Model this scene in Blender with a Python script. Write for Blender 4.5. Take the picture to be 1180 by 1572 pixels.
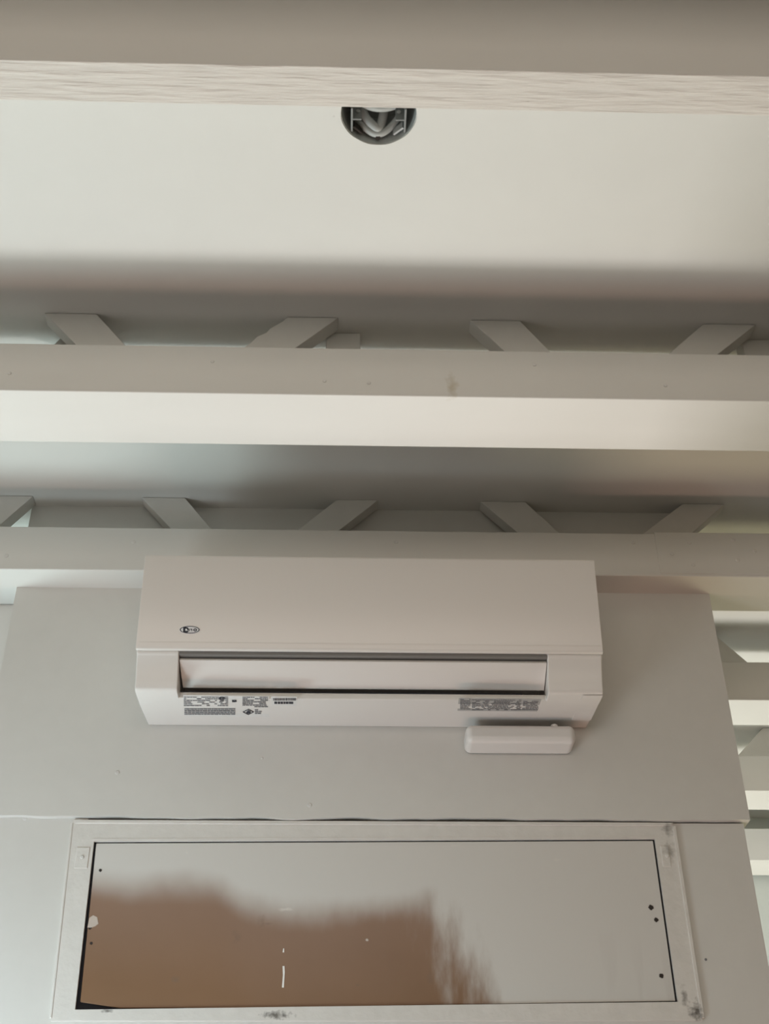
import bpy, bmesh, math, random
from mathutils import Vector, Matrix
random.seed(7)
C = bpy.context.scene
col = C.collection
for o in list(bpy.data.objects): bpy.data.objects.remove(o)

# ------------------------------------------------------------------ camera, world, lights, exposure
EYE = 1.5
Fv = Vector((0.0277486, 0.8175854, 0.5751384))
Rv = Vector((0.9995450, -0.0294986, -0.0062913))
Uv = Vector((-0.0118222, -0.5750512, 0.8180320))
FPX = 1920.76
cd = bpy.data.cameras.new('camera'); cam = bpy.data.objects.new('camera', cd); col.objects.link(cam)
M = Matrix((Rv, Uv, -Fv)).transposed().to_4x4(); M.translation = (0, 0, EYE)
cam.matrix_world = M
cd.sensor_fit = 'VERTICAL'; cd.sensor_height = 36; cd.lens = 36*FPX/1572
cd.clip_start = .05; cd.clip_end = 100
C.camera = cam
C.view_settings.view_transform = 'Standard'; C.view_settings.look = 'None'
C.view_settings.gamma = 1; C.view_settings.exposure = 0.0
C.view_settings.use_curve_mapping = False
C.cycles.use_denoising = True
C.cycles.diffuse_bounces = 5; C.cycles.max_bounces = 8
w = bpy.data.worlds.new('world'); C.world = w; w.use_nodes = True
bg = w.node_tree.nodes['Background']; bg.inputs[0].default_value = (.72, .86, 1, 1); bg.inputs[1].default_value = 0.02

def area(name, loc, direction, sx, sy, power, color, spread=180):
    l = bpy.data.lights.new(name, 'AREA'); l.shape = 'RECTANGLE'; l.size = sx; l.size_y = sy
    l.energy = power; l.color = color; l.spread = math.radians(spread)
    o = bpy.data.objects.new(name, l); col.objects.link(o); o.location = loc
    o.rotation_euler = Vector(direction).to_track_quat('-Z', 'Y').to_euler()
    return o
LIGHTS = [   # name, location, direction, size x, size y, power, colour
    ('left_ground_bounce', (-2.2, 2.6, 0.3), (0.25, -0.1, 1), 1.2, 1.4, 70.86, (0.781, 0.985, 1.000)),
    ('far_right_ground_bounce', (1.9, 2.9, 0.3), (-0.1, 0, 1), 1.0, 1.0, 18.37, (1.000, 0.930, 0.583)),
    ('window_light_back', (-0.3, -2.95, 1.9), (0, 1, 0), 3.6, 1.0, 46.52, (1.000, 0.870, 0.748)),
    ('window_light_left', (-1.7, 0.7, 0.7), (0.6, 1, 0.35), 0.8, 1.2, 10.61, (1.000, 0.927, 0.905)),  # added fill floating inside the room, no window at this spot
    ('doorway_light_left', (-1.15, 1.35, 0.8), (0.25, 1, 0.35), 0.5, 0.9, 28.00, (0.695, 0.901, 1.000), 110),  # bluish fill added for the bulkhead's lower left, no doorway here
    ('sunlit_step', (0.28, 2.8, 0.3), (0, 0, 1), 0.3, 0.4, 35.69, (1.000, 0.956, 0.936)),  # small upward light added beyond the bulkhead, there is no step
    ('sunlit_threshold', (0, 1.9, 0.02), (0, 0, 1), 1.3, 0.3, 8.80, (1.000, 0.596, 0.466)),  # added upward fill at floor level, brightens the undersides near the bulkhead
    ('doorway_light_right', (1.25, 1.25, .6), (-.2, 1, .3), .5, .8, 2, (1, .93, .80), 110),  # weak warm fill added for the lower right wall, no doorway here
]
ONLY = None
for i, L_ in enumerate(LIGHTS):
    if ONLY is None or ONLY == i: area(*L_)

# ------------------------------------------------------------------ measuring helpers (points on real planes)
def ray(px, py): return Fv + Rv*((px-590)/FPX) + Uv*((786-py)/FPX)
def onY(px, py, y): v = ray(px, py); t = y/v.y; return Vector((v.x*t, y, v.z*t+EYE))
def onZ(px, py, z): v = ray(px, py); t = (z-EYE)/v.z; return Vector((v.x*t, v.y*t, z))

# ------------------------------------------------------------------ materials
def mat(name, base, rough=.55, bump=.02, scale=8, var=.03, stretch=(1,1,1), flecks=0, fleck_col=(.16,.13,.1), metal=0, spec=.4):
    m = bpy.data.materials.new(name); m.use_nodes = True; nt = m.node_tree; N = nt.nodes; L = nt.links
    b = N['Principled BSDF']; b.inputs['Roughness'].default_value = rough; b.inputs['Metallic'].default_value = metal
    b.inputs['Specular IOR Level'].default_value = spec
    tc = N.new('ShaderNodeTexCoord'); mp = N.new('ShaderNodeMapping'); mp.inputs['Scale'].default_value = stretch
    L.new(tc.outputs['Object'], mp.inputs[0])
    n = N.new('ShaderNodeTexNoise'); n.inputs['Scale'].default_value = scale; n.inputs['Detail'].default_value = 8
    L.new(mp.outputs[0], n.inputs['Vector'])
    r = N.new('ShaderNodeValToRGB'); r.color_ramp.elements[0].position = .3; r.color_ramp.elements[1].position = .7
    r.color_ramp.elements[0].color = (*[c*(1-var) for c in base], 1); r.color_ramp.elements[1].color = (*[min(1, c*(1+var)) for c in base], 1)
    L.new(n.outputs['Fac'], r.inputs[0])
    out = r.outputs[0]
    if flecks:
        n2 = N.new('ShaderNodeTexNoise'); n2.inputs['Scale'].default_value = scale*1.7; n2.inputs['Detail'].default_value = 4; n2.inputs['Roughness'].default_value = .7
        L.new(mp.outputs[0], n2.inputs['Vector'])
        r2 = N.new('ShaderNodeValToRGB'); r2.color_ramp.elements[0].position = flecks; r2.color_ramp.elements[1].position = flecks+.035
        L.new(n2.outputs['Fac'], r2.inputs[0])
        mx = N.new('ShaderNodeMixRGB'); mx.inputs[2].default_value = (*fleck_col, 1)
        mu = N.new('ShaderNodeMath'); mu.operation = 'MULTIPLY'; mu.inputs[1].default_value = .6
        L.new(r2.outputs[0], mu.inputs[0]); L.new(mu.outputs[0], mx.inputs[0]); L.new(out, mx.inputs[1]); out = mx.outputs[0]
    L.new(out, b.inputs['Base Color'])
    bp = N.new('ShaderNodeBump'); bp.inputs['Strength'].default_value = min(1, bump*20); bp.inputs['Distance'].default_value = .002
    bp.inputs['Distance'].default_value = .0045 if name.startswith('rough') else .002
    L.new(n.outputs['Fac'], bp.inputs['Height']); L.new(bp.outputs[0], b.inputs['Normal'])
    m['out'] = 0
    return m

def add_spots(m, spots, color, noise_scale=40, coord='Object'):
    """dirt / stain patches: list of (centre, radii, strength) in object space, broken up by noise"""
    nt = m.node_tree; N = nt.nodes; L = nt.links; b = N['Principled BSDF']
    src = b.inputs['Base Color'].links[0].from_socket
    tc = N.new('ShaderNodeTexCoord')
    n = N.new('ShaderNodeTexNoise'); n.inputs['Scale'].default_value = noise_scale; n.inputs['Detail'].default_value = 6
    L.new(tc.outputs[coord], n.inputs['Vector'])
    for c, rad, s in spots:
        mp = N.new('ShaderNodeMapping'); mp.vector_type = 'POINT'
        mp.inputs['Scale'].default_value = [1/x for x in rad]; mp.inputs['Location'].default_value = [-a/x for a, x in zip(c, rad)]
        L.new(tc.outputs[coord], mp.inputs[0])
        ln = N.new('ShaderNodeVectorMath'); ln.operation = 'LENGTH'; L.new(mp.outputs[0], ln.inputs[0])
        ad = N.new('ShaderNodeMath'); ad.operation = 'MULTIPLY_ADD'; ad.inputs[1].default_value = 2.2; L.new(n.outputs['Fac'], ad.inputs[0]); L.new(ln.outputs['Value'], ad.inputs[2])
        rp = N.new('ShaderNodeMapRange'); rp.inputs['From Min'].default_value = 1.15; rp.inputs['From Max'].default_value = 2.0
        rp.inputs['To Min'].default_value = s; rp.inputs['To Max'].default_value = 0; L.new(ad.outputs[0], rp.inputs['Value'])
        mx = N.new('ShaderNodeMixRGB'); mx.inputs[2].default_value = (*color, 1)
        L.new(rp.outputs[0], mx.inputs[0]); L.new(src, mx.inputs[1]); src = mx.outputs[0]
    L.new(src, b.inputs['Base Color'])

PAINT = (.74, .72, .68)
m_ceiling = mat('painted_ceiling', (.66, .645, .61), .6, .004, 14, .01)
m_wall = mat('painted_wall', (.62, .60, .565), .42, .012, 30, .012)
m_room = mat('tan_room_wall', (.20, .17, .14), .6, .01, 20, .02)
m_far = mat('painted_far_wall', (.58,.60,.56), .5, .01, 20, .02)
m_lower = mat('painted_lower_wall', (.62, .60, .565), .4, .01, 30, .012)
m_chord = mat('painted_timber', (.64, .62, .585), .5, .02, 10, .02, (.35, 1, 1))
m_chord2 = mat('painted_timber_stained', (.64, .62, .585), .5, .02, 10, .02, (.35, 1, 1))
m_rough = mat('rough_painted_timber', (.66, .61, .56), .6, .05, 120, .05, (.11, 1, 1), flecks=.69, fleck_col=(.3, .25, .2))
m_web = mat('painted_web', (.62, .60, .565), .55, .02, 25, .02)
m_ac = mat('white_plastic', (.72, .685, .65), .3, .0, 3, .004, spec=.5)
m_louver = mat('white_plastic_louver', (.74, .71, .68), .6, .0, 3, .004, spec=.3)
m_acside = mat('white_plastic_body', (.72, .695, .665), .35, .0, 3, .004, spec=.5)
m_dark = mat('dark_gap', (.008, .009, .018), .6, .0, 3, .0)
m_cavity = mat('grey_outlet', (.22, .21, .2), .5, .0, 3, .0)
m_trim = mat('weathered_frame_paint', (.65, .62, .58), .5, .04, 45, .03, flecks=.735, fleck_col=(.3, .27, .24))
m_box = mat('grey_plastic', (.42, .425, .41), .45, .02, 40, .05)
m_boxdark = mat('dark_grey_plastic', (.19, .195, .19), .5, .02, 40, .05)
m_ink = mat('grey_ink', (.17, .17, .18), .6, 0, 5, 0)
m_ink_black = mat('black_ink', (.02, .022, .035), .5, 0, 5, 0)
m_label = mat('label_paper', (.70, .69, .67), .45, 0, 5, 0)
m_label_grey = mat('grey_label', (.40, .395, .385), .45, 0, 5, 0)
m_logo = mat('logo_white', (.86, .86, .88), .3, 0, 5, 0)
m_floor = mat('dark_floor', (.10, .08, .065), .6, .02, 4, .1)
m_screw = mat('painted_screw', (.62, .6, .57), .4, .01, 60, .03)
m_hole = mat('dark_screw_hole', (.03, .022, .018), .8, .0, 60, .1)
m_white = mat('white_scratch', (.8, .78, .74), .5, .0, 60, .02)
m_glass = bpy.data.materials.new('window_glass'); m_glass.use_nodes = True
g = m_glass.node_tree.nodes['Principled BSDF']; g.inputs['Transmission Weight'].default_value = 1; g.inputs['Roughness'].default_value = 0; g.inputs['IOR'].default_value = 1.1

# ------------------------------------------------------------------ mesh helpers
def link(name, bm, m, parent=None, smooth=False, bevel=0, seg=2):
    bmesh.ops.recalc_face_normals(bm, faces=bm.faces)
    me = bpy.data.meshes.new(name); bm.to_mesh(me); bm.free()
    if m is not None: me.materials.append(m)
    o = bpy.data.objects.new(name, me); col.objects.link(o)
    if parent is not None:
        o.parent = parent; o.matrix_parent_inverse = Matrix.Translation(-Vector(parent.location))
    if smooth:
        for f in me.polygons: f.use_smooth = True
    if bevel:
        b = o.modifiers.new('bevel', 'BEVEL'); b.width = bevel; b.segments = seg; b.limit_method = 'ANGLE'; b.angle_limit = math.radians(35)
        for f in me.polygons: f.use_smooth = True
        b.harden_normals = True
    return o
def box(bm, x0, x1, y0, y1, z0, z1):
    v = [bm.verts.new((x, y, z)) for x in (x0, x1) for y in (y0, y1) for z in (z0, z1)]
    for f in ((0,1,3,2), (4,6,7,5), (0,4,5,1), (2,3,7,6), (0,2,6,4), (1,5,7,3)): bm.faces.new([v[i] for i in f])
    return v
def prism(bm, pts, off):
    """closed polygon pts extruded by vector off"""
    off = Vector(off); a = [bm.verts.new(q) for q in pts]; b = [bm.verts.new(Vector(q)+off) for q in pts]
    n = len(pts); bm.faces.new(a); bm.faces.new(b[::-1])
    for i in range(n): bm.faces.new((a[i], a[(i+1) % n], b[(i+1) % n], b[i]))
def thing(name, label, cat, loc, group=None):
    o = bpy.data.objects.new(name, None); col.objects.link(o); o.location = loc; o.empty_display_size = .05
    o['label'] = label; o['category'] = cat
    if group: o['group'] = group
    return o
def tag(o, label, cat, group=None):
    o['label'] = label; o['category'] = cat
    if group: o['group'] = group
    return o
def struct(o): o['kind'] = 'structure'; return o
def boxobj(name, dims, m, parent=None, bevel=0):
    bm = bmesh.new(); box(bm, *dims); return link(name, bm, m, parent, bevel=bevel)
def disc(bm, c, r, normal, h=.001, n=20, dome=False):
    """short cylinder or low dome standing on c along normal"""
    q = Vector(normal).to_track_quat('Z', 'Y').to_matrix()
    prof = [(r, 0), (r*.92, h*.7), (r*.6, h)] if dome else [(r, 0), (r, h)]
    rings = []
    for rr, hh in prof:
        rings.append([bm.verts.new(Vector(c) + q @ Vector((rr*math.cos(2*math.pi*i/n), rr*math.sin(2*math.pi*i/n), hh))) for i in range(n)])
    for a, b in zip(rings, rings[1:]):
        for i in range(n): bm.faces.new((a[i], a[(i+1) % n], b[(i+1) % n], b[i]))
    bm.faces.new(rings[-1]); bm.faces.new(rings[0][::-1])

# ------------------------------------------------------------------ the room
ZB = EYE+1.25            # underside of the trusses
ZC = EYE+1.4388          # ceiling board
ZT = EYE+1.3466          # top of the bottom chords
XL, XR, YB, YF = -3.2, 3.4, -3.1, 3.66
struct(boxobj('floor', (XL-.1, XR+.1, YB-.1, YF+.1, -.1, 0), m_floor))
# ceiling board with the round hole of the junction box
HC = (.0335, 1.093); HR = .0525
bm = bmesh.new()
n = 64; hs = .12
ci = [bm.verts.new((HC[0]+HR*(1+.004*math.sin(5*t)+.004*math.sin(11*t))*math.cos(t), HC[1]+HR*(1+.004*math.sin(5*t)+.004*math.sin(11*t))*math.sin(t), ZC)) for t in [2*math.pi*i/n for i in range(n)]]
sq = []
for i in range(n):
    t = 2*math.pi*i/n; c, s = math.cos(t), math.sin(t); k = hs/max(abs(c), abs(s)); sq.append(bm.verts.new((HC[0]+k*c, HC[1]+k*s, ZC)))
for i in range(n): bm.faces.new((ci[i], ci[(i+1) % n], sq[(i+1) % n], sq[i]))
cc = [sq[(n//8+n//4*k) % n] for k in range(4)]           # corners of the square: 45, 135, 225, 315 degrees
oc = [bm.verts.new(q) for q in ((XR, YF, ZC), (XL, YF, ZC), (XL, YB, ZC), (XR, YB, ZC))]
for k in range(4):
    i0 = n//8+n//4*k; side = [sq[(i0+j) % n] for j in range(n//4+1)]
    bm.faces.new(side + [oc[(k+1) % 4], oc[k]])
ret = bmesh.ops.extrude_face_region(bm, geom=bm.faces[:])
for v in [e for e in ret['geom'] if isinstance(e, bmesh.types.BMVert)]: v.co.z += .018
struct(link('ceiling', bm, m_ceiling))
struct(boxobj('trim_1', (XL-.1, XR+.1, YB-.1, YF+.1, ZC+.2, ZC+.25), m_ceiling))   # subfloor above the ceiling board

def wall_with_opening(name, axis, pos, th, a0, a1, z0, z1, openings):
    """wall in plane axis=pos; openings are (u0,u1,w0,w1)"""
    bm = bmesh.new()
    def put(u0, u1, w0, w1):
        if u1-u0 < 1e-4 or w1-w0 < 1e-4: return
        if axis == 'y': box(bm, u0, u1, pos, pos+th, w0, w1)
        else: box(bm, pos, pos+th, u0, u1, w0, w1)
    u = a0
    for (u0, u1, w0, w1) in sorted(openings):
        put(u, u0, z0, z1); put(u0, u1, z0, w0); put(u0, u1, w1, z1); u = u1
    put(u, a1, z0, z1)
    return struct(link(name, bm, m_far if name == 'wall_far' else m_room))
wall_with_opening('wall_back', 'y', YB-.1, .1, XL, XR, 0, ZC+.2, [(-2.1, 1.5, .75, 2.25)])
wall_with_opening('wall_left', 'x', XL-.1, .1, YB, YF, 0, ZC+.2, [(-.2, 2.0, .6, 2.0)])
wall_with_opening('wall_right', 'x', XR, .1, YB, YF, 0, ZC+.2, [])
wall_with_opening('wall_far', 'y', YF, .1, XL, XR, 0, ZC+.2, [(-.1, 2.5, .7, 2.0)])
for i, (ax, pos, u0, u1, w0, w1) in enumerate((('y', YB-.05, -2.1, 1.5, .75, 2.25), ('x', XL-.05, -.2, 2.0, .6, 2.0), ('y', YF+.05, -.1, 2.5, .7, 2.0))):
    bm = bmesh.new(); t = .03
    def put(a, b, c, d):
        if ax == 'y': box(bm, a, b, pos-t, pos+t, c, d)
        else: box(bm, pos-t, pos+t, a, b, c, d)
    put(u0, u0+.05, w0, w1); put(u1-.05, u1, w0, w1); put(u0+.05, u1-.05, w0, w0+.05); put(u0+.05, u1-.05, w1-.05, w1); put((u0+u1)/2-.02, (u0+u1)/2+.02, w0+.05, w1-.05)
    wf = struct(link('window_%d' % (i+1), bm, m_trim))

# ------------------------------------------------------------------ bulkhead that carries the air conditioner
YW = 2.038
BXL, BXR = -.628, .692
ZS = EYE+.8013           # seam between the two sheets
def wavy_edge_sheet():
    bm = bmesh.new(); xs = [BXL+(BXR-BXL)*i/120 for i in range(121)]
    def wob(x):
        base = .0012*math.sin(x*9)+.0008*math.sin(x*31+1)+.0006*math.sin(x*77)
        if -.2 < x < .12: base += .0016*math.sin((x+.2)*40)
        return base
    pts = [(x, YW, ZS-.0034+wob(x)*.8) for x in xs] + [(BXR, YW, ZB+.001), (BXL, YW, ZB+.001)]
    prism(bm, pts, (0, .42, 0))
    box(bm, BXL, BXR, YW, YW+.42, ZT-.001, ZC)
    return bm
# trim around the truss chord: the sheet is notched, so lower and upper pieces stop against the timber
up = struct(link('wall_bulkhead', wavy_edge_sheet(), m_wall))
ZP0, ZP1, PX0, PX1 = EYE+.488, ZS-.001, -.437, .542
# lower wall: opening for the boarded transom panel
YL = YW+.011
LX0, LX1 = -.64, .6825
bm = bmesh.new()
box(bm, LX0, PX0, YL, YL+.4, EYE+.40, ZS-.0022); box(bm, PX1, LX1, YL, YL+.4, EYE+.40, ZS-.0062)
box(bm, PX0, PX1, YL, YL+.4, EYE+.40, ZP0)
box(bm, PX0, PX1, YL+.03, YL+.4, ZP0, ZS-.0062)
struct(link('wall_transom', bm, m_lower))
# unseen legs under the bulkhead; the right one is widened to cut light rightwards
for x0, x1 in ((LX0, LX0+.06), (.455, LX1)):
    struct(boxobj('trim_2' if x0 < 0 else 'trim_3', (x0, x1, YL+.02, YL+.38, 0, EYE+.40), m_lower))

# ------------------------------------------------------------------ trusses
def chord(bm, y0, y1, z0=ZB, z1=ZT, x0=XL, x1=XR): box(bm, x0, x1, y0, y1, z0, z1)
def web(parent, xtl, xtr, xbl, xbr, zb_, y0, th=.03, label=None, ragged=False):
    """slanting board from below the chord top up to the ceiling; front face at y0"""
    zt = ZC+.0; k = (zt-(ZT-.03))/(zt-zb_)
    L0 = xtl+(xbl-xtl)*k; R0 = xtr+(xbr-xtr)*k; zz = ZT-.03
    bm = bmesh.new()
    if ragged:
        pts = [(L0, y0, zz)]
        for i in range(1, 14):
            f = i/14; pts.append((L0+(xtl-L0)*f+(.0018*math.sin(i*2.1) if i > 7 else 0)-(.004 if i == 9 else 0), y0, zz+(zt-zz)*f))
        pts += [(xtl, y0, zt), (xtr, y0, zt), (R0, y0, zz)]
    else: pts = [(L0, y0, zz), (xtl, y0, zt), (xtr, y0, zt), (R0, y0, zz)]
    prism(bm, pts, (0, th, 0))
    o = link('web', bm, m_web, parent, bevel=.0015, seg=1)
    return o
def webpx(parent, tl, tr, bl, br, y0, **k):
    a, b, c, d = [onY(*q, y0) for q in (tl, tr, bl, br)]
    # extrapolate to the ceiling height along both edges
    def top(t, bt): f = (ZC-bt.z)/(t.z-bt.z); return bt.x+(t.x-bt.x)*f
    zb_ = min(c.z, d.z)
    def bot(t, bt): f = (t.z-zb_)/(t.z-bt.z); return t.x+(bt.x-t.x)*f
    return web(parent, top(a, c), top(b, d), bot(a, c), bot(b, d), zb_, y0, **k)
def nail(parent, px, py, y, r=.0035, dome=True, name='nail_head', m=m_screw):
    c = onY(px, py, y); bm = bmesh.new(); disc(bm, (c.x, y+.0003, c.z), r, (0, -1, 0), .0016, 14, dome)
    return link(name, bm, m, parent, smooth=False)

# 1: plain joist closest to the camera
bm = bmesh.new(); nseg = 160
xs = [XL+(XR-XL)*i/nseg for i in range(nseg+1)]
rr = random.Random(3)
prof_pts = []
box(bm, XL, XR, .886, .9415, ZB, ZC)
j = link('ceiling_joist', bm, m_rough, None, bevel=.0018, seg=2)
j.data.materials.append(m_chord)
for f in j.data.polygons:
    if f.normal.z > -.5: f.material_index = 1
tag(j, 'rough painted joist across the top of the photo, in front of the round electrical box', 'joist', 'exposed ceiling timbers')

for ji, yy in enumerate((.34, -.17, -.68, -1.7, -2.6)):
    o = boxobj('trim_%d' % (ji+4), (XL, XR, yy, yy+.055, ZB, ZC), m_rough, None, bevel=.0018)
    struct(o)
Y2, Y3, Y4, Y5, Y6, WD = 1.4665, 1.9755, 2.4868, 2.997, 3.507, .127
def truss(y, label, m=m_chord, zdrop=0):
    t = thing('floor_truss', label, 'truss', (0, y+WD/2, ZB), 'exposed ceiling trusses')
    bm = bmesh.new(); chord(bm, y, y+WD)
    link('bottom_chord', bm, m, t, bevel=.0025, seg=2)
    return t
def light_stop(t, y, x0, x1, h=.028):  # hidden strip added behind the chord to keep light off the ceiling gap
    return boxobj('cleat', (x0, x1, y+WD-.03, y+WD, ZT-.001, ZT+h), m_web, t)
t2 = truss(Y2, 'painted truss with four slanting webs and a bright underside, first truss above the air conditioner', m_chord2)
add_spots(m_chord2, [((.155, Y2, ZB+.02), (.012, .02, .03), .6), ((-.02, Y2, ZB+.09), (.05, .01, .008), .0)], (.42, .35, .24), 60)
W2 = Y2+.027
light_stop(t2, Y2, -.43, XR)
webpx(t2, (65,478), (145,478), (114,527), (190,527), W2)
webpx(t2, (440,487), (520,487), (374,533), (455,533), W2, ragged=True)
webpx(t2, (722,492), (798,492), (775,540), (845,540), W2)
webpx(t2, (1080,496), (1163,496), (1027,542), (1104,542), W2)
for dx in (.70, 1.40, -.70, -1.4):     # the same rhythm carries on out of frame
    web(t2, -.5026+dx if dx < 0 else .1945+dx, -.418+dx if dx < 0 else .276+dx, -.452+dx if dx < 0 else .25+dx, -.367+dx if dx < 0 else .325+dx, ZT, W2)
    web(t2, -.1067+dx if dx < 0 else .58+dx, -.0215+dx if dx < 0 else .669+dx, -.18+dx if dx < 0 else .52+dx, -.095+dx if dx < 0 else .605+dx, ZT, W2)
a = onY(500,530,1.53); b = onY(553,530,1.53)
boxobj('spacer_block', (a.x, b.x, 1.53, 1.56, ZT-.005, ZC), m_web, t2, bevel=.002)
a = onY(1139,530,1.53)
boxobj('spacer_block', (a.x, a.x+.1, 1.53, 1.56, ZT-.005, ZC), m_web, t2, bevel=.002)
a = onY(40,525,1.57); b = onY(100,525,1.57)
bm = bmesh.new(); prism(bm, [(a.x, 1.555, ZT-.005), (a.x+.012, 1.555, ZT+.012), (a.x+.06, 1.555, ZC), (b.x+.08, 1.555, ZC), (b.x+.08, 1.555, ZT-.005)], (0, .02, 0))
link('gusset_plate', bm, m_web, t2)
for q in ((15,573), (326,555), (566,588), (498,585), (820,560), (1021,592)): nail(t2, *q, Y2, .0032)

t3 = truss(Y3, 'painted truss right behind the top of the air conditioner, with a nailed splice plate')
W3 = Y3+.0285
webpx(t3, (-40,762), (50,762), (-90,806), (0,806), W3)
webpx(t3, (217,763), (283,763), (262,812), (325,812), W3)
webpx(t3, (515,768), (580,768), (457,813), (522,813), W3)
webpx(t3, (740,772), (808,772), (791,815), (855,815), W3)
webpx(t3, (1045,775), (1110,776), (990,816), (1064,817), W3)
web(t3, 1.00, 1.08, 1.06, 1.14, ZT, W3); web(t3, -1.05, -.97, -.99, -.91, ZT, W3)
for q in ((205,832), (10,853), (608,832), (972,833)): nail(t3, *q, Y3, .0042)
a = onY(1009,850,Y3-.002)
pl = boxobj('splice_plate', (a.x, a.x+.34, Y3-.0012, Y3+.002, ZB+.006, ZT+.0025), m_chord, t3, bevel=.001)
for q in ((1058,833), (1031,850), (1064,867), (1125,829), (1158,846), (1132,860)): nail(t3, *q, Y3-.0012, .0042)

hb = boxobj('header_board', (XL, BXL-.004, 2.106, 2.13, EYE+1.04, ZB+.02), m_chord, None, bevel=.002)
tag(hb, 'flat grey board behind the truss at the left edge, beside the bulkhead', 'board')
t4 = truss(Y4, 'painted truss immediately right of the bulkhead edge, fourth timber back from the camera')
W4 = Y4+.025
webpx(t4, (1020,975), (1098,975), (1075,1017), (1148,1017), W4)
web(t4, 1.25, 1.33, 1.19, 1.27, ZT, W4); web(t4, -1.0, -.92, -1.06, -.98, ZT, W4)
t5 = truss(Y5, 'painted truss at the right edge with a wide slanting web, second beyond the bulkhead')
W5 = Y5+.025
webpx(t5, (1168,1120), (1290,1121), (1134,1158), (1256,1160), W5)
web(t5, -1.2, -1.1, -1.1, -1.0, ZT, W5)
t6 = truss(Y6, 'painted truss against the far wall, farthest and lowest in the photo')
web(t6, 1.9, 2.0, 1.8, 1.9, ZT, Y6+.025); web(t6, -1.2, -1.1, -1.1, -1.0, ZT, Y6+.025)

# ------------------------------------------------------------------ junction box in the ceiling
jb = thing('junction_box', 'round grey electrical box recessed in the ceiling, half hidden by the nearest joist', 'electrical box', (HC[0], HC[1], ZC))
def tube(bm, c, r, z0, z1, n=48, r1=None):
    r1 = r1 or r
    a = [bm.verts.new((c[0]+r*math.cos(2*math.pi*i/n), c[1]+r*math.sin(2*math.pi*i/n), z0)) for i in range(n)]
    b = [bm.verts.new((c[0]+r1*math.cos(2*math.pi*i/n), c[1]+r1*math.sin(2*math.pi*i/n), z1)) for i in range(n)]
    for i in range(n): bm.faces.new((a[i], a[(i+1) % n], b[(i+1) % n], b[i]))
    return a, b
bm = bmesh.new(); a, b = tube(bm, HC, HR*.985, ZC+.002, ZC+.055, r1=HR*.93); bm.faces.new(b)
o = link('box_shell', bm, m_box, jb, smooth=False)
s = o.modifiers.new('solid', 'SOLIDIFY'); s.thickness = .002; s.offset = 1
for sx in (-1, 1):
    bm = bmesh.new(); x = HC[0]+sx*.037
    box(bm, x-.0015, x+.0015, HC[1]-.005, HC[1]+.034, ZC+.004, ZC+.05)
    box(bm, x-sx*.0135-.0, x, HC[1]+.012, HC[1]+.0145, ZC+.004, ZC+.05)
    bk = link('mounting_bracket', bm, m_boxdark, jb, bevel=.0006)
    bm = bmesh.new(); c = (x-sx*.0085, HC[1]+.0118, ZC+.02); disc(bm, c, .0034, (0, -1, 0), .0015, 14, True)
    link('screw', bm, m_hole if sx < 0 else m_label_grey, bk, False) if False else link('screw', bm, m_label_grey, jb)
    bm = bmesh.new(); prism(bm, [(x-sx*.001, HC[1]+.03, ZC+.008), (x-sx*.014, HC[1]+.042, ZC+.008), (x-sx*.016, HC[1]+.040, ZC+.008), (x-sx*.003, HC[1]+.028, ZC+.008)], (0, 0, .012))
    link('bracket_lip', bm, m_hole if sx < 0 else m_label_grey, jb)
def cable(pts, r, name, parent, m):
    cu = bpy.data.curves.new(name, 'CURVE'); cu.dimensions = '3D'; cu.bevel_depth = r; cu.bevel_resolution = 4
    sp = cu.splines.new('NURBS'); sp.points.add(len(pts)-1); sp.use_endpoint_u = True; sp.order_u = 4
    for q, pt in zip(sp.points, pts): q.co = (*pt, 1)
    tmp = bpy.data.objects.new(name, cu); col.objects.link(tmp)
    dg = bpy.context.evaluated_depsgraph_get(); me = bpy.data.meshes.new_from_object(tmp.evaluated_get(dg))
    bpy.data.objects.remove(tmp)
    me.materials.clear(); me.materials.append(m); o = bpy.data.objects.new(name, me); col.objects.link(o)
    for f in me.polygons: f.use_smooth = True
    if parent: o.parent = parent; o.matrix_parent_inverse = Matrix.Translation(-Vector(parent.location))
    return o
hx, hy = HC
cable([(hx-.026, hy+.020, ZC+.05), (hx-.02, hy+.030, ZC+.03), (hx-.006, hy+.034, ZC+.018), (hx+.002, hy+.040, ZC+.012), (hx+.006, hy+.032, ZC+.03), (hx+.01, hy+.02, ZC+.05)], .0065, 'wire', jb, m_box)
cable([(hx-.03, hy+.034, ZC+.03), (hx-.014, hy+.041, ZC+.014), (hx-.001, hy+.044, ZC+.008), (hx+.014, hy+.040, ZC+.014), (hx+.028, hy+.03, ZC+.03)], .005, 'wire', jb, m_box)
cable([(hx-.02, hy+.006, ZC+.03), (hx, hy+.012, ZC+.022), (hx+.022, hy+.008, ZC+.03)], .006, 'wire', jb, m_box)
bm = bmesh.new(); disc(bm, (hx+.0, hy+.0455, ZC+.006), .0035, (0, -.5, -1), .001, 12); link('screw_hole', bm, m_hole, jb)
bm = bmesh.new(); c = onZ(512,179,ZC); disc(bm, (c.x, c.y, ZC+.0002), .0016, (0, 0, -1), .0006, 12, True)
nh = link('nail_head', bm, m_screw); tag(nh, 'tiny painted nail head on the ceiling left of the round junction box', 'nail')

# ------------------------------------------------------------------ air conditioner
AX0, AX1 = -.3515, .4265
ac = thing('air_conditioner', 'white wall-mounted split air conditioner high on the bulkhead below the truss', 'air conditioner', ((AX0+AX1)/2, YW, EYE+.96))
E_ = EYE
def arc(c, r, a0, a1, n=6): return [(c[0]+r*math.cos(math.radians(a0+(a1-a0)*i/n)), c[1]+r*math.sin(math.radians(a0+(a1-a0)*i/n))) for i in range(n+1)]
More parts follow.
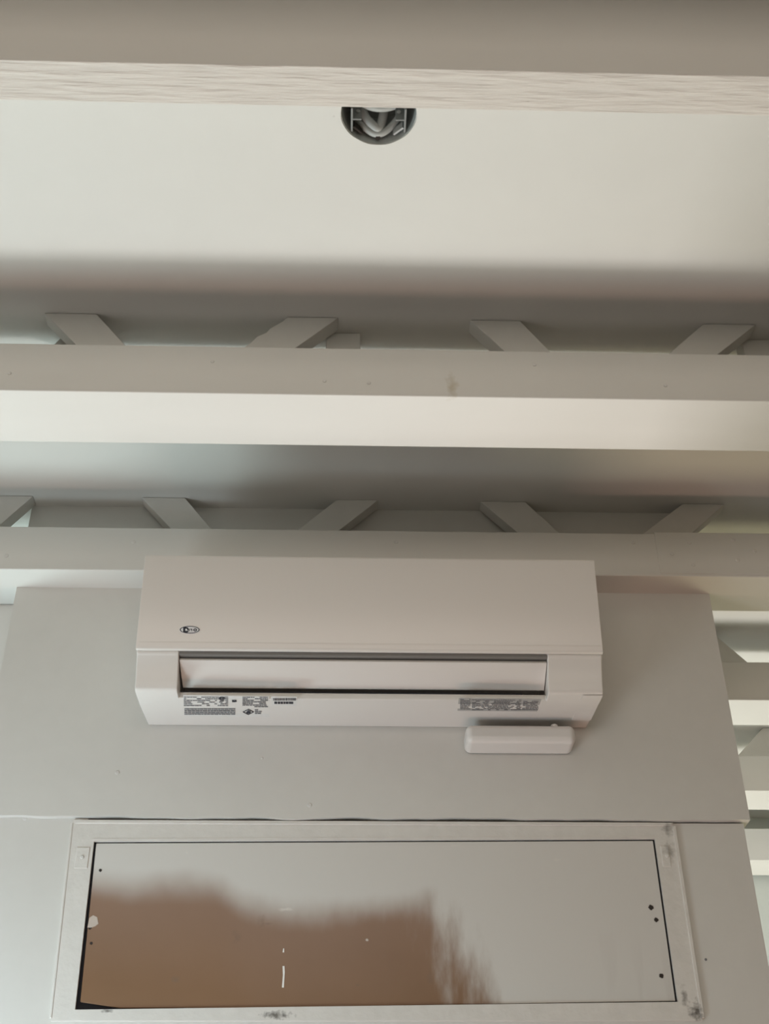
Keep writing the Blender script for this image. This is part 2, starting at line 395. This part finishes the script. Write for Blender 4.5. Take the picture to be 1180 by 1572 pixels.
# side profile as (y, z)
full = [(YW, E_+1.187), (1.84, E_+1.187), (1.834, E_+1.178), (1.846, E_+1.020), (1.848, E_+1.008), (1.852, E_+1.004), (1.860, E_+.985), (1.8665, E_+.966), (1.868, E_+.957), (1.871, E_+.952), (1.877, E_+.9495), (1.93, E_+.9525), (2.0, E_+.962), (YW, E_+.967)]
OX0, OX1 = -.2815, .3345
notch = [(YW, E_+1.187), (1.84, E_+1.187), (1.834, E_+1.178), (1.846, E_+1.020), (1.848, E_+1.008), (1.875, E_+1.006), (1.935, E_+1.012), (1.965, E_+.99), (1.945, E_+.968), (1.900, E_+.9595), (1.898, E_+.9515), (1.93, E_+.9525), (2.0, E_+.962), (YW, E_+.967)]
def ext(bm, prof, x0, x1): prism(bm, [(x0, y, z) for y, z in prof], (x1-x0, 0, 0))
bm = bmesh.new(); ext(bm, full, AX0, AX1); body = link('body', bm, m_acside)
bm = bmesh.new(); ext(bm, [(1.80, E_+1.0125), (1.935, E_+1.0125), (1.965, E_+.99), (1.945, E_+.968), (1.900, E_+.9605), (1.898, E_+.93), (1.80, E_+.93)], OX0, OX1); cutter = link('cutter', bm, m_acside)
md = body.modifiers.new('cut', 'BOOLEAN'); md.operation = 'DIFFERENCE'; md.object = cutter; md.solver = 'EXACT'
dg = bpy.context.evaluated_depsgraph_get(); me = bpy.data.meshes.new_from_object(body.evaluated_get(dg))
bpy.data.objects.remove(body); bpy.data.objects.remove(cutter)
bm = bmesh.new(); bm.from_mesh(me); link('body', bm, m_acside, ac, bevel=.004, seg=4)
# front panel: shell over the upper front with its rounded lip
fp = [(1.90, E_+1.1885), (1.832, E_+1.1885), (1.8255, E_+1.187), (1.823, E_+1.183), (1.8385, E_+1.0145), (1.8405, E_+1.0115), (1.8455, E_+1.0105), (1.8475, E_+1.014), (1.836, E_+1.178), (1.90, E_+1.1865)]
bm = bmesh.new(); ext(bm, fp, AX0-.0008, AX1+.0008); link('front_panel', bm, m_ac, ac, bevel=.0032, seg=4)
bm = bmesh.new(); ext(bm, [(1.8380, E_+1.0235), (1.8372, E_+1.0225), (1.8384, E_+1.0195), (1.8392, E_+1.0205)], AX0+.004, AX1-.004); link('panel_ridge', bm, m_ac, ac)
# swing louver, tilted inwards at its lower edge
def lv(x0a, x1a, x0b, x1b):
    bm = bmesh.new(); n = 8
    ya, za, yb, zb_ = 1.8565, E_+.9995, 1.9015, E_+.9712
    f, b = [], []
    for i in range(n+1):
        t = i/n; y = ya+(yb-ya)*t - .0012*math.sin(math.pi*t); z = za+(zb_-za)*t - .0012*math.sin(math.pi*t)
        f.append((y, z)); b.append((y+.004, z+.0055))
    def vv(q, t, left): return ((x0a+(x0b-x0a)*t) if left else (x1a+(x1b-x1a)*t), q[0], q[1])
    FL = [bm.verts.new(vv(q, i/n, True)) for i, q in enumerate(f)]; FR = [bm.verts.new(vv(q, i/n, False)) for i, q in enumerate(f)]
    BL = [bm.verts.new(vv(q, i/n, True)) for i, q in enumerate(b)]; BR = [bm.verts.new(vv(q, i/n, False)) for i, q in enumerate(b)]
    for i in range(n):
        bm.faces.new((FL[i], FR[i], FR[i+1], FL[i+1])); bm.faces.new((BL[i], BL[i+1], BR[i+1], BR[i]))
        bm.faces.new((FL[i], FL[i+1], BL[i+1], BL[i])); bm.faces.new((FR[i], BR[i], BR[i+1], FR[i+1]))
    bm.faces.new((FL[0], BL[0], BR[0], FR[0])); bm.faces.new((FL[n], FR[n], BR[n], BL[n]))
    return bm
link('louver', lv(-.2805, .3335, -.2765, .3325), m_louver, ac, smooth=False)
# dark outlet behind the louver
bm = bmesh.new(); box(bm, OX0+.0005, OX1-.0005, 1.8495, 1.934, E_+1.0065, E_+1.0122); link('air_outlet', bm, m_cavity, ac)
bm = bmesh.new(); box(bm, OX0+.001, .296, 1.9035, 1.935, E_+.9605, E_+.966); link('outlet_gap', bm, m_dark, ac)
bm = bmesh.new(); box(bm, OX0+.001, OX1-.001, 1.8995, 1.9035, E_+.9595, E_+.9615); link('outlet_sill', bm, m_ac, ac)
# small service cover at the lower right corner
bm = bmesh.new(); ext(bm, [(1.874, E_+.9492), (1.877, E_+.9485), (1.99, E_+.9590), (1.99, E_+.9612)], .392, .4262); link('corner_cover', bm, m_acside, ac, bevel=.0008, seg=1)
# labels on the sloping underside: z follows the underside
def zu(y): return E_ + (.9495+(y-1.877)*(.003/.053) if y < 1.93 else .9525+(y-1.93)*(.0095/.07)) - .0004
def under(px, py):
    v = ray(px, py)
    z = E_+.952
    for _ in range(6):
        t = (z-E_)/v.z; z = zu(v.y*t)
    return Vector((v.x*t, v.y*t, z))
def quadp(bm, pts, off):
    prism(bm, pts, off)
def patch(name, pxs, m, parent, lift=.0003, lab=None):
    bm = bmesh.new()
    pts = [under(*q)+Vector((0, 0, -lift)) for q in pxs]; prism(bm, pts, (0, 0, .00025))
    o = link(name, bm, m, parent)
    if lab: o['label'] = lab
    return o
rl = patch('rating_label', ((281,1067), (413,1069), (413,1101), (283,1099)), m_label, ac, .0002, 'pale rating label with fine grey print')
wl = patch('warning_label', ((704,1071), (831,1073), (824,1092), (702,1091)), m_label_grey, ac, .0002, 'grey warning label with fine print')
rnd = random.Random(11)
def rows(parent, x0, x1, y0, y1, nrow, m, fill=.8, tall=.62, name='fine_print', dx=(.0), lift=.0006):
    """rows of fine print too small to read, as short raised ink strokes"""
    bm = bmesh.new(); h = (y1-y0)/nrow
    for r in range(nrow):
        ya = y0+h*r; x = x0+dx*r
        while x < x1:
            wl_ = rnd.uniform(2, 7)
            xe = min(x+wl_, x1)
            if rnd.random() < fill:
                pts = [under(*q)+Vector((0, 0, -lift)) for q in ((x, ya), (xe, ya+.02*(xe-x)), (xe, ya+h*tall+.02*(xe-x)), (x, ya+h*tall))]
                prism(bm, pts, (0, 0, .0002))
            x = xe+rnd.uniform(.4, .9)
    return link(name, bm, m, parent)
rows(rl, 282, 350, 1069.5, 1085, 6, m_ink, .75, .4, 'fine_print')
rows(rl, 283, 361, 1087.5, 1098, 4, m_ink, .97, .55)
rows(rl, 372, 411, 1069.5, 1086.5, 7, m_ink, .9, .5)
rows(rl, 391, 401, 1089, 1097, 3, m_ink, .9, .5)
rows(wl, 706, 722, 1073, 1090, 7, m_ink, .9, .4)
rows(wl, 724, 800, 1074, 1091, 9, m_ink, .8, .4)
rows(wl, 803, 826, 1076, 1091, 7, m_ink, .8, .4, dx=-.4)
bl = patch('barcode_label', ((416,1069), (456,1069.6), (455,1084), (417,1083)), m_label, ac, .0002)
bm = bmesh.new(); x = 419
while x < 453:
    ww = rnd.choice((.5, .8, 1.3))
    prism(bm, [under(*q)+Vector((0, 0, -.0006)) for q in ((x, 1071.3), (x+ww, 1071.3), (x+ww, 1075.2), (x, 1075.2))], (0, 0, .0002)); x += ww+rnd.choice((.5, .7))
link('barcode', bm, m_ink_black, bl)
rows(bl, 421, 450, 1076.8, 1080.6, 1, m_ink_black, .9, .9)
# round certification mark and the flame-in-diamond mark
def ringmark(c, rx, ry, t, m, parent, name, n=28):
    bm = bmesh.new(); o1 = []; i1 = []
    for k in range(n):
        a = 2*math.pi*k/n
        o1.append(bm.verts.new(under(c[0]+rx*math.cos(a), c[1]+ry*math.sin(a))+Vector((0, 0, -.0006)))); i1.append(bm.verts.new(under(c[0]+(rx-t)*math.cos(a), c[1]+(ry-t*.8)*math.sin(a))+Vector((0, 0, -.0006))))
    for k in range(n): bm.faces.new((o1[k], o1[(k+1) % n], i1[(k+1) % n], i1[k]))
    return link(name, bm, m, parent)
ringmark((340.5, 1071.8), 5, 2.6, 1.1, m_ink_black, rl, 'certification_mark')
rows(rl, 337, 344, 1070.6, 1073.6, 1, m_ink_black, 1, .7); rows(rl, 337.5, 344, 1075.2, 1077, 1, m_ink, 1, .6)
rows(rl, 356, 363, 1074.5, 1078, 2, m_ink_black, 1, .7)
bm = bmesh.new()
O = [(381, 1088.3), (390, 1092.8), (381, 1097.3), (372, 1092.8)]; I = [(381, 1089.5), (387.8, 1092.8), (381, 1096.1), (374.2, 1092.8)]
ov = [bm.verts.new(under(*q)+Vector((0, 0, -.0006))) for q in O]; iv = [bm.verts.new(under(*q)+Vector((0, 0, -.0006))) for q in I]
for k in range(4): bm.faces.new((ov[k], ov[(k+1) % 4], iv[(k+1) % 4], iv[k]))
link('diamond_mark', bm, m_ink_black, rl)
bm = bmesh.new(); bm.faces.new([bm.verts.new(under(*q)+Vector((0, 0, -.0006))) for q in ((378.5, 1095), (377.6, 1093), (379.6, 1091.4), (380.6, 1090), (382, 1091.6), (383.4, 1091.2), (384.6, 1093.4), (383.6, 1095))]); link('flame_mark', bm, m_ink_black, rl)
# oval badge on the front panel
def onpanel(px, py, lift=0):
    v = ray(px, py); y = 1.83
    for _ in range(8):
        t = y/v.y; z = v.z*t; y = 1.8385-(z-1.0145)*(1.8385-1.823)/(1.183-1.0145)
    return Vector((v.x*t, y-lift, E_+v.z*t))
def pface(bm, pts, lift): bm.faces.new([bm.verts.new(onpanel(*q, lift)) for q in pts])
bc = (291.2, 967.2)
bm = bmesh.new(); N_ = 40
pf = [(bc[0]+16*math.cos(2*math.pi*k/N_), bc[1]+6.2*math.sin(2*math.pi*k/N_)) for k in range(N_)]
prism(bm, [onpanel(*q, .0008) for q in pf], (0, .001, 0)); bd = link('badge', bm, m_logo, ac); bd['label'] = 'oval brand badge, dark lettering inside a dark ring'
bm = bmesh.new(); ov = [bm.verts.new(onpanel(bc[0]+15.3*math.cos(2*math.pi*k/N_), bc[1]+5.7*math.sin(2*math.pi*k/N_), .0011)) for k in range(N_)]; iv = [bm.verts.new(onpanel(bc[0]+13.8*math.cos(2*math.pi*k/N_), bc[1]+4.7*math.sin(2*math.pi*k/N_), .0011)) for k in range(N_)]
for k in range(N_): bm.faces.new((ov[k], ov[(k+1) % N_], iv[(k+1) % N_], iv[k]))
link('badge_ring', bm, m_ink_black, bd)
bm = bmesh.new()
# big initial with an eye, then three smaller letters
pface(bm, ((281.2,963.2), (285,963.0), (285,965.6), (284.4,965.8), (284.4,968.8), (285,969), (285,971.6), (281.2,971.2)), .0011)
pface(bm, ((285,963.0), (288.2,963.8), (290,966), (290.2,968), (288.6,968.3), (287.6,968.3), (287.4,966.2), (286.4,965.5), (285,965.6)), .0011)
pface(bm, ((285,971.6), (285,969), (287.6,969), (290.2,968.8), (289,970.6), (287.4,971.5)), .0011)
pface(bm, ((290.6,966), (292.2,965.6), (292.2,966.6), (291.4,967), (291.4,969.4), (290.6,969.4)), .0011)
pface(bm, ((292.8,965.8), (295,965.8), (295,969.6), (294,969.6), (294,967.4), (292.8,967.4)), .0011)
ov = [(299.6+3*math.cos(2*math.pi*k/16), 967.5+2.2*math.sin(2*math.pi*k/16)) for k in range(16)]; iv = [(299.6+1.5*math.cos(2*math.pi*k/16), 967.5+.8*math.sin(2*math.pi*k/16)) for k in range(16)]
for k in range(16): pface(bm, (ov[k], ov[(k+1) % 16], iv[(k+1) % 16], iv[k]), .0011)
link('badge_lettering', bm, m_ink_black, bd)

# ------------------------------------------------------------------ small pump box under the unit
pp = thing('condensate_pump', 'small white rounded box fixed below the lower right of the air conditioner', 'pump', (.30, YW, EYE+.93))
a = onY(715,1130,1.99); b = onY(883,1132,1.99); zt_ = onY(800,1111,1.981).z; zb_ = onY(800,1152,2.034).z-.008
bm = bmesh.new(); box(bm, a.x, b.x, 1.981, YW, zb_, zt_)
o = link('pump_housing', bm, m_acside, pp, bevel=.0115, seg=6)
bm = bmesh.new(); c = onY(850,1111,1.993); disc(bm, (c.x, 1.993, zt_-.003), .0062, (0, 0, 1), .0065, 20); link('hose_spigot', bm, m_acside, pp, bevel=.001, seg=1)

# ------------------------------------------------------------------ boarded transom panel in its frame
tp = thing('transom_panel', 'brown-stained boarded panel in a chipped white frame below the air conditioner', 'panel', (.055, YL, EYE+.47))
YP = YL-.0035
fo = [onY(*q, YP) for q in ((113,1253), (1032,1259.5), (1078,1567), (78,1567))]
fi = [onY(*q, YP) for q in ((144,1291.5), (1005,1287.5), (1040.5,1538), (115,1550))]
fo[0].z = fo[1].z = ZS-.0062; 
bm = bmesh.new()
th = Vector((0, .006, 0))
for k in range(4):
    prism(bm, [fo[k], fo[(k+1) % 4], fi[(k+1) % 4], fi[k]], th)
fr_ = link('frame', bm, m_trim, tp)
cornR = fo[2]
add_spots(m_trim, [((fo[2].x-.008, YP, fo[2].z+.012), (.014, .03, .022), .9), ((onY(425,1558,YP).x, YP, fo[2].z+.008), (.028, .03, .008), .85), ((fo[1].x-.012, YP, fo[1].z-.012), (.012, .03, .014), .6), ((fo[1].x-.012, YP, fo[1].z-.05), (.012, .03, .02), .45), ((onY(165,1552,YP).x, YP, fi[3].z-.002), (.012, .03, .004), .8), ((onY(1050,1530,YP).x, YP, onY(1050,1530,YP).z), (.006, .03, .02), .6)], (.07, .06, .05), 130)
# bead along the outer edge of the frame
def strip(name, p0, p1, wdt, y, dep, m, parent, bevel=.001):
    p0, p1 = Vector(p0), Vector(p1); d = (p1-p0).normalized(); nrm = Vector((-d.z, 0, d.x))*wdt/2
    bm = bmesh.new(); prism(bm, [(q.x, y, q.z) for q in (p0-nrm, p1-nrm, p1+nrm, p0+nrm)], (0, dep, 0)); return link(name, bm, m, parent, bevel=bevel, seg=2)
strip('frame_bead', fo[0]+Vector((.003, 0, -.004)), fo[1]+Vector((-.003, 0, -.004)), .006, YP-.003, .006, m_trim, tp)
strip('frame_bead', fo[1]+Vector((.001, 0, -.006)), fo[2]+Vector((.001, 0, .004)), .006, YP-.002, .010, m_trim, tp)
strip('frame_bead', fo[0]+Vector((-.001, 0, -.006)), fo[3]+Vector((-.001, 0, .004)), .004, YP-.001, .010, m_trim, tp)
bm = bmesh.new(); box(bm, PX0+.001, PX1-.001, YL+.0062, YL+.028, ZP0+.001, ZS-.012); link('backing', bm, m_dark, tp)
# the panel itself: brown board, turning grey towards the top and the right
m_panel = bpy.data.materials.new('oversprayed_board'); m_panel.use_nodes = True
nt = m_panel.node_tree; N = nt.nodes; L = nt.links; b_ = N['Principled BSDF']; b_.inputs['Roughness'].default_value = .42
tc = N.new('ShaderNodeTexCoord'); sx = N.new('ShaderNodeSeparateXYZ'); L.new(tc.outputs['Object'], sx.inputs[0])
def math_(op, a, b=None, c=None):
    n = N.new('ShaderNodeMath'); n.operation = op
    for i, v in enumerate((a, b, c)):
        if v is None: continue
        if isinstance(v, (int, float)): n.inputs[i].default_value = v
        else: L.new(v, n.inputs[i])
    return n.outputs[0]
def noise(scale, stretch=(1,1,1), detail=3):
    mp = N.new('ShaderNodeMapping'); mp.inputs['Scale'].default_value = stretch; L.new(tc.outputs['Object'], mp.inputs[0])
    n = N.new('ShaderNodeTexNoise'); n.inputs['Scale'].default_value = scale; n.inputs['Detail'].default_value = detail; L.new(mp.outputs[0], n.inputs['Vector']); return n.outputs['Fac']
# upper limit of the brown: a curve z(x) through measured points
fc = N.new('ShaderNodeFloatCurve'); cm = fc.mapping; c0 = cm.curves[0]
pts = [(120,1345),(160,1350),(220,1352),(280,1350),(330,1352),(370,1372),(420,1388),(500,1392),(560,1388),(620,1380),(660,1372),(700,1368),(740,1366),(800,1366),(1000,1366)]
px_ = [(onY(x, y, YL).x, onY(x, y, YL).z-EYE) for x, y in pts]
pts2 = [((x+.5)/1.2, (z-.2)/.6) for x, z in px_]
c0.points[0].location = (0, pts2[0][1]); c0.points[1].location = (1, pts2[-1][1])
for q in pts2:
    if 0 < q[0] < 1: c0.points.new(q[0], max(0, q[1]))
cm.update()
xn = math_('DIVIDE', math_('ADD', sx.outputs['X'], .5), 1.2); L.new(xn, fc.inputs['Value'])
edge = math_('ADD', math_('MULTIPLY', fc.outputs[0], .6), .2+EYE)
nz = math_('MULTIPLY', math_('SUBTRACT', noise(9), .5), .035)
nv = math_('MULTIPLY', math_('SUBTRACT', noise(20, (1.0, 1, .35), 4), .5), math_('MULTIPLY_ADD', sx.outputs['X'], .09, .03))
dist = math_('SUBTRACT', math_('ADD', math_('ADD', edge, nz), nv), sx.outputs['Z'])
dx_ = math_('ADD', math_('MULTIPLY', math_('SUBTRACT', math_('MULTIPLY_ADD', sx.outputs['Z'], -.55, .238+.55*(EYE+.50)), sx.outputs['X']), .62), math_('MULTIPLY', math_('SUBTRACT', noise(34, (1.0, 1, .3), 5), .5), .11))
sm = N.new('ShaderNodeMath'); sm.operation = 'SMOOTH_MIN'; L.new(dist, sm.inputs[0]); L.new(dx_, sm.inputs[1]); sm.inputs[2].default_value = .05; dist2 = sm.outputs[0]
mr = N.new('ShaderNodeMapRange'); mr.interpolation_type = 'SMOOTHSTEP'; mr.inputs['From Min'].default_value = -.022; mr.inputs['From Max'].default_value = .042; L.new(dist2, mr.inputs['Value'])
mr2 = N.new('ShaderNodeMapRange'); mr2.inputs['From Min'].default_value = .02; mr2.inputs['From Max'].default_value = .17; L.new(dist, mr2.inputs['Value'])
brown = N.new('ShaderNodeMixRGB'); brown.inputs[1].default_value = (.30, .185, .128, 1); brown.inputs[2].default_value = (.235, .125, .062, 1); L.new(mr2.outputs[0], brown.inputs[0])
nb = N.new('ShaderNodeMixRGB'); nb.blend_type = 'MULTIPLY'; nb.inputs[0].default_value = .25; L.new(brown.outputs[0], nb.inputs[1]); L.new(noise(5, detail=5), nb.inputs[2])
mx = N.new('ShaderNodeMixRGB'); mx.inputs[1].default_value = (.61, .585, .55, 1); L.new(nb.outputs[0], mx.inputs[2]); L.new(mr.outputs[0], mx.inputs[0])
# faint vertical streaks low on the right of the board
st = N.new('ShaderNodeMapRange'); st.inputs['From Min'].default_value = .56; st.inputs['From Max'].default_value = .72; st.inputs['To Max'].default_value = .55; L.new(noise(26, (1, 1, .12), 3), st.inputs['Value'])
lowm = N.new('ShaderNodeMapRange'); lowm.inputs['From Min'].default_value = EYE+.62; lowm.inputs['From Max'].default_value = EYE+.5; L.new(sx.outputs['Z'], lowm.inputs['Value'])
mx2 = N.new('ShaderNodeMixRGB'); mx2.inputs[2].default_value = (.46, .42, .39, 1); L.new(math_('MULTIPLY', math_('MULTIPLY', st.outputs[0], lowm.outputs[0]), math_('SUBTRACT', 1, mr.outputs[0])), mx2.inputs[0]); L.new(mx.outputs[0], mx2.inputs[1])
L.new(mx2.outputs[0], b_.inputs['Base Color'])
_p = lambda x, y: tuple(onY(x, y, YL))
add_spots(m_panel, [(_p(270,1505), (.009, .03, .007), .6), (_p(403,1413), (.008, .03, .012), .45), (_p(362,1440), (.01, .03, .016), .35), (_p(410,1418), (.012, .03, .003), .5), (_p(548,1512), (.004, .03, .003), .5), (_p(660,1500), (.006, .03, .02), .3)], (.17, .11, .075), 90)
add_spots(m_panel, [(_p(438,1396), (.013, .03, .0035), .7), (_p(287,1309), (.004, .03, .003), .6), (_p(563,1443), (.003, .03, .003), .8), (_p(855,1320), (.008, .03, .003), .3), (_p(700,1298), (.012, .03, .002), .3)], (.72, .68, .62), 120)
pq = [onY(*q, YL) for q in ((147.5,1294.5), (1002,1290.5), (1036.5,1536.5), (700,1542), (400,1547), (185,1547.5), (123,1538))]
bm = bmesh.new(); prism(bm, pq, (0, .004, 0)); bd_ = link('board', bm, m_panel, tp, bevel=.0008, seg=1); bd_['label'] = 'brown board, oversprayed grey at top and right'
def dot(px, py, r, m=m_hole, name='screw_hole', y=None):
    y = YL-.0004 if y is None else y
    c = onY(px, py, y); bm = bmesh.new(); n = 14
    pts = [(c.x+r*(1+.18*math.sin(3*k+px))*math.cos(2*math.pi*k/n), y, c.z+r*(1+.18*math.cos(2*k+py))*math.sin(2*math.pi*k/n)) for k in range(n)]
    prism(bm, pts, (0, .0006, 0)); return link(name, bm, m, tp)
for q in ((999,1393,.0042), (1007,1412,.0036), (1015,1498,.0036), (154,1336,.0026), (140,1416,.003), (140,1448,.0024), (138,1424,.003)): dot(*q)
dot(1106,1473,.0012, name='screw_hole') if False else None
# pale chip and scratch in the paint
bm = bmesh.new(); prism(bm, [onY(*q, YL-.0005) for q in ((432.5,1516), (435.5,1516), (437,1492), (436.5,1483), (433.5,1483), (434,1497))], (0, .0006, 0)); link('paint_scratch', bm, m_white, tp)
bm = bmesh.new(); prism(bm, [onY(*q, YL-.0005) for q in ((433.5,1462), (436,1462), (436,1456), (434.5,1456))], (0, .0006, 0)); link('paint_scratch', bm, m_white, tp)
m_chip = mat('paint_chip', (.52, .44, .38), .5, 0, 5, .02)
bm = bmesh.new(); prism(bm, [onY(*q, YL-.0005) for q in ((134,1424), (137,1409), (143,1405), (149,1408), (151,1418), (146,1422), (140,1424))], (0, .0006, 0)); link('paint_chip', bm, m_chip, tp)
strip('frame_bead', (fi[0].x-.004, 0, fi[0].z+.0035), (fi[1].x+.004, 0, fi[1].z+.0035), .0016, YP-.0006, .002, m_trim, tp, 0)
# painted-over corner plates of the frame, each with a screw
for (x0, y0, x1, y1, sx_, sy_) in ((118,1301,134,1333,126,1316), (1013,1299,1030,1331,1024,1314)):
    a = onY(x0, y0, YP); b = onY(x1, y1, YP)
    pl_ = boxobj('corner_plate', (a.x, b.x, YP-.0014, YP+.001, b.z, a.z), m_trim, tp, bevel=.0008)
    c = onY(sx_, sy_, YP-.0014); bm = bmesh.new(); disc(bm, (c.x, YP-.0013, c.z), .0034, (0, -1, 0), .0018, 16, True)
    o = link('screw', bm, m_screw, pl_) ; 
# nail heads painted over on the bulkhead
for i, (px, py, y, lab) in enumerate(((180,1186,YW,'painted nail head on the bulkhead below the air conditioner, left'), (402,1164,YW,'tiny painted nail head on the bulkhead under the air conditioner labels'),
        (475,1236,YW,'painted nail head just above the seam over the stained panel'), (38,1256,YL,'painted nail head at the far left just below the seam'), (1083,1473,YL,'small dark nail hole right of the panel frame'))):
    c = onY(px, py, y); bm = bmesh.new(); disc(bm, (c.x, y+.0003, c.z), .0042 if i != 1 and i != 4 else .0022, (0, -1, 0), .0014, 14, True)
    o = link('nail_head', bm, m_screw if i < 4 else m_ink); tag(o, lab, 'nail')
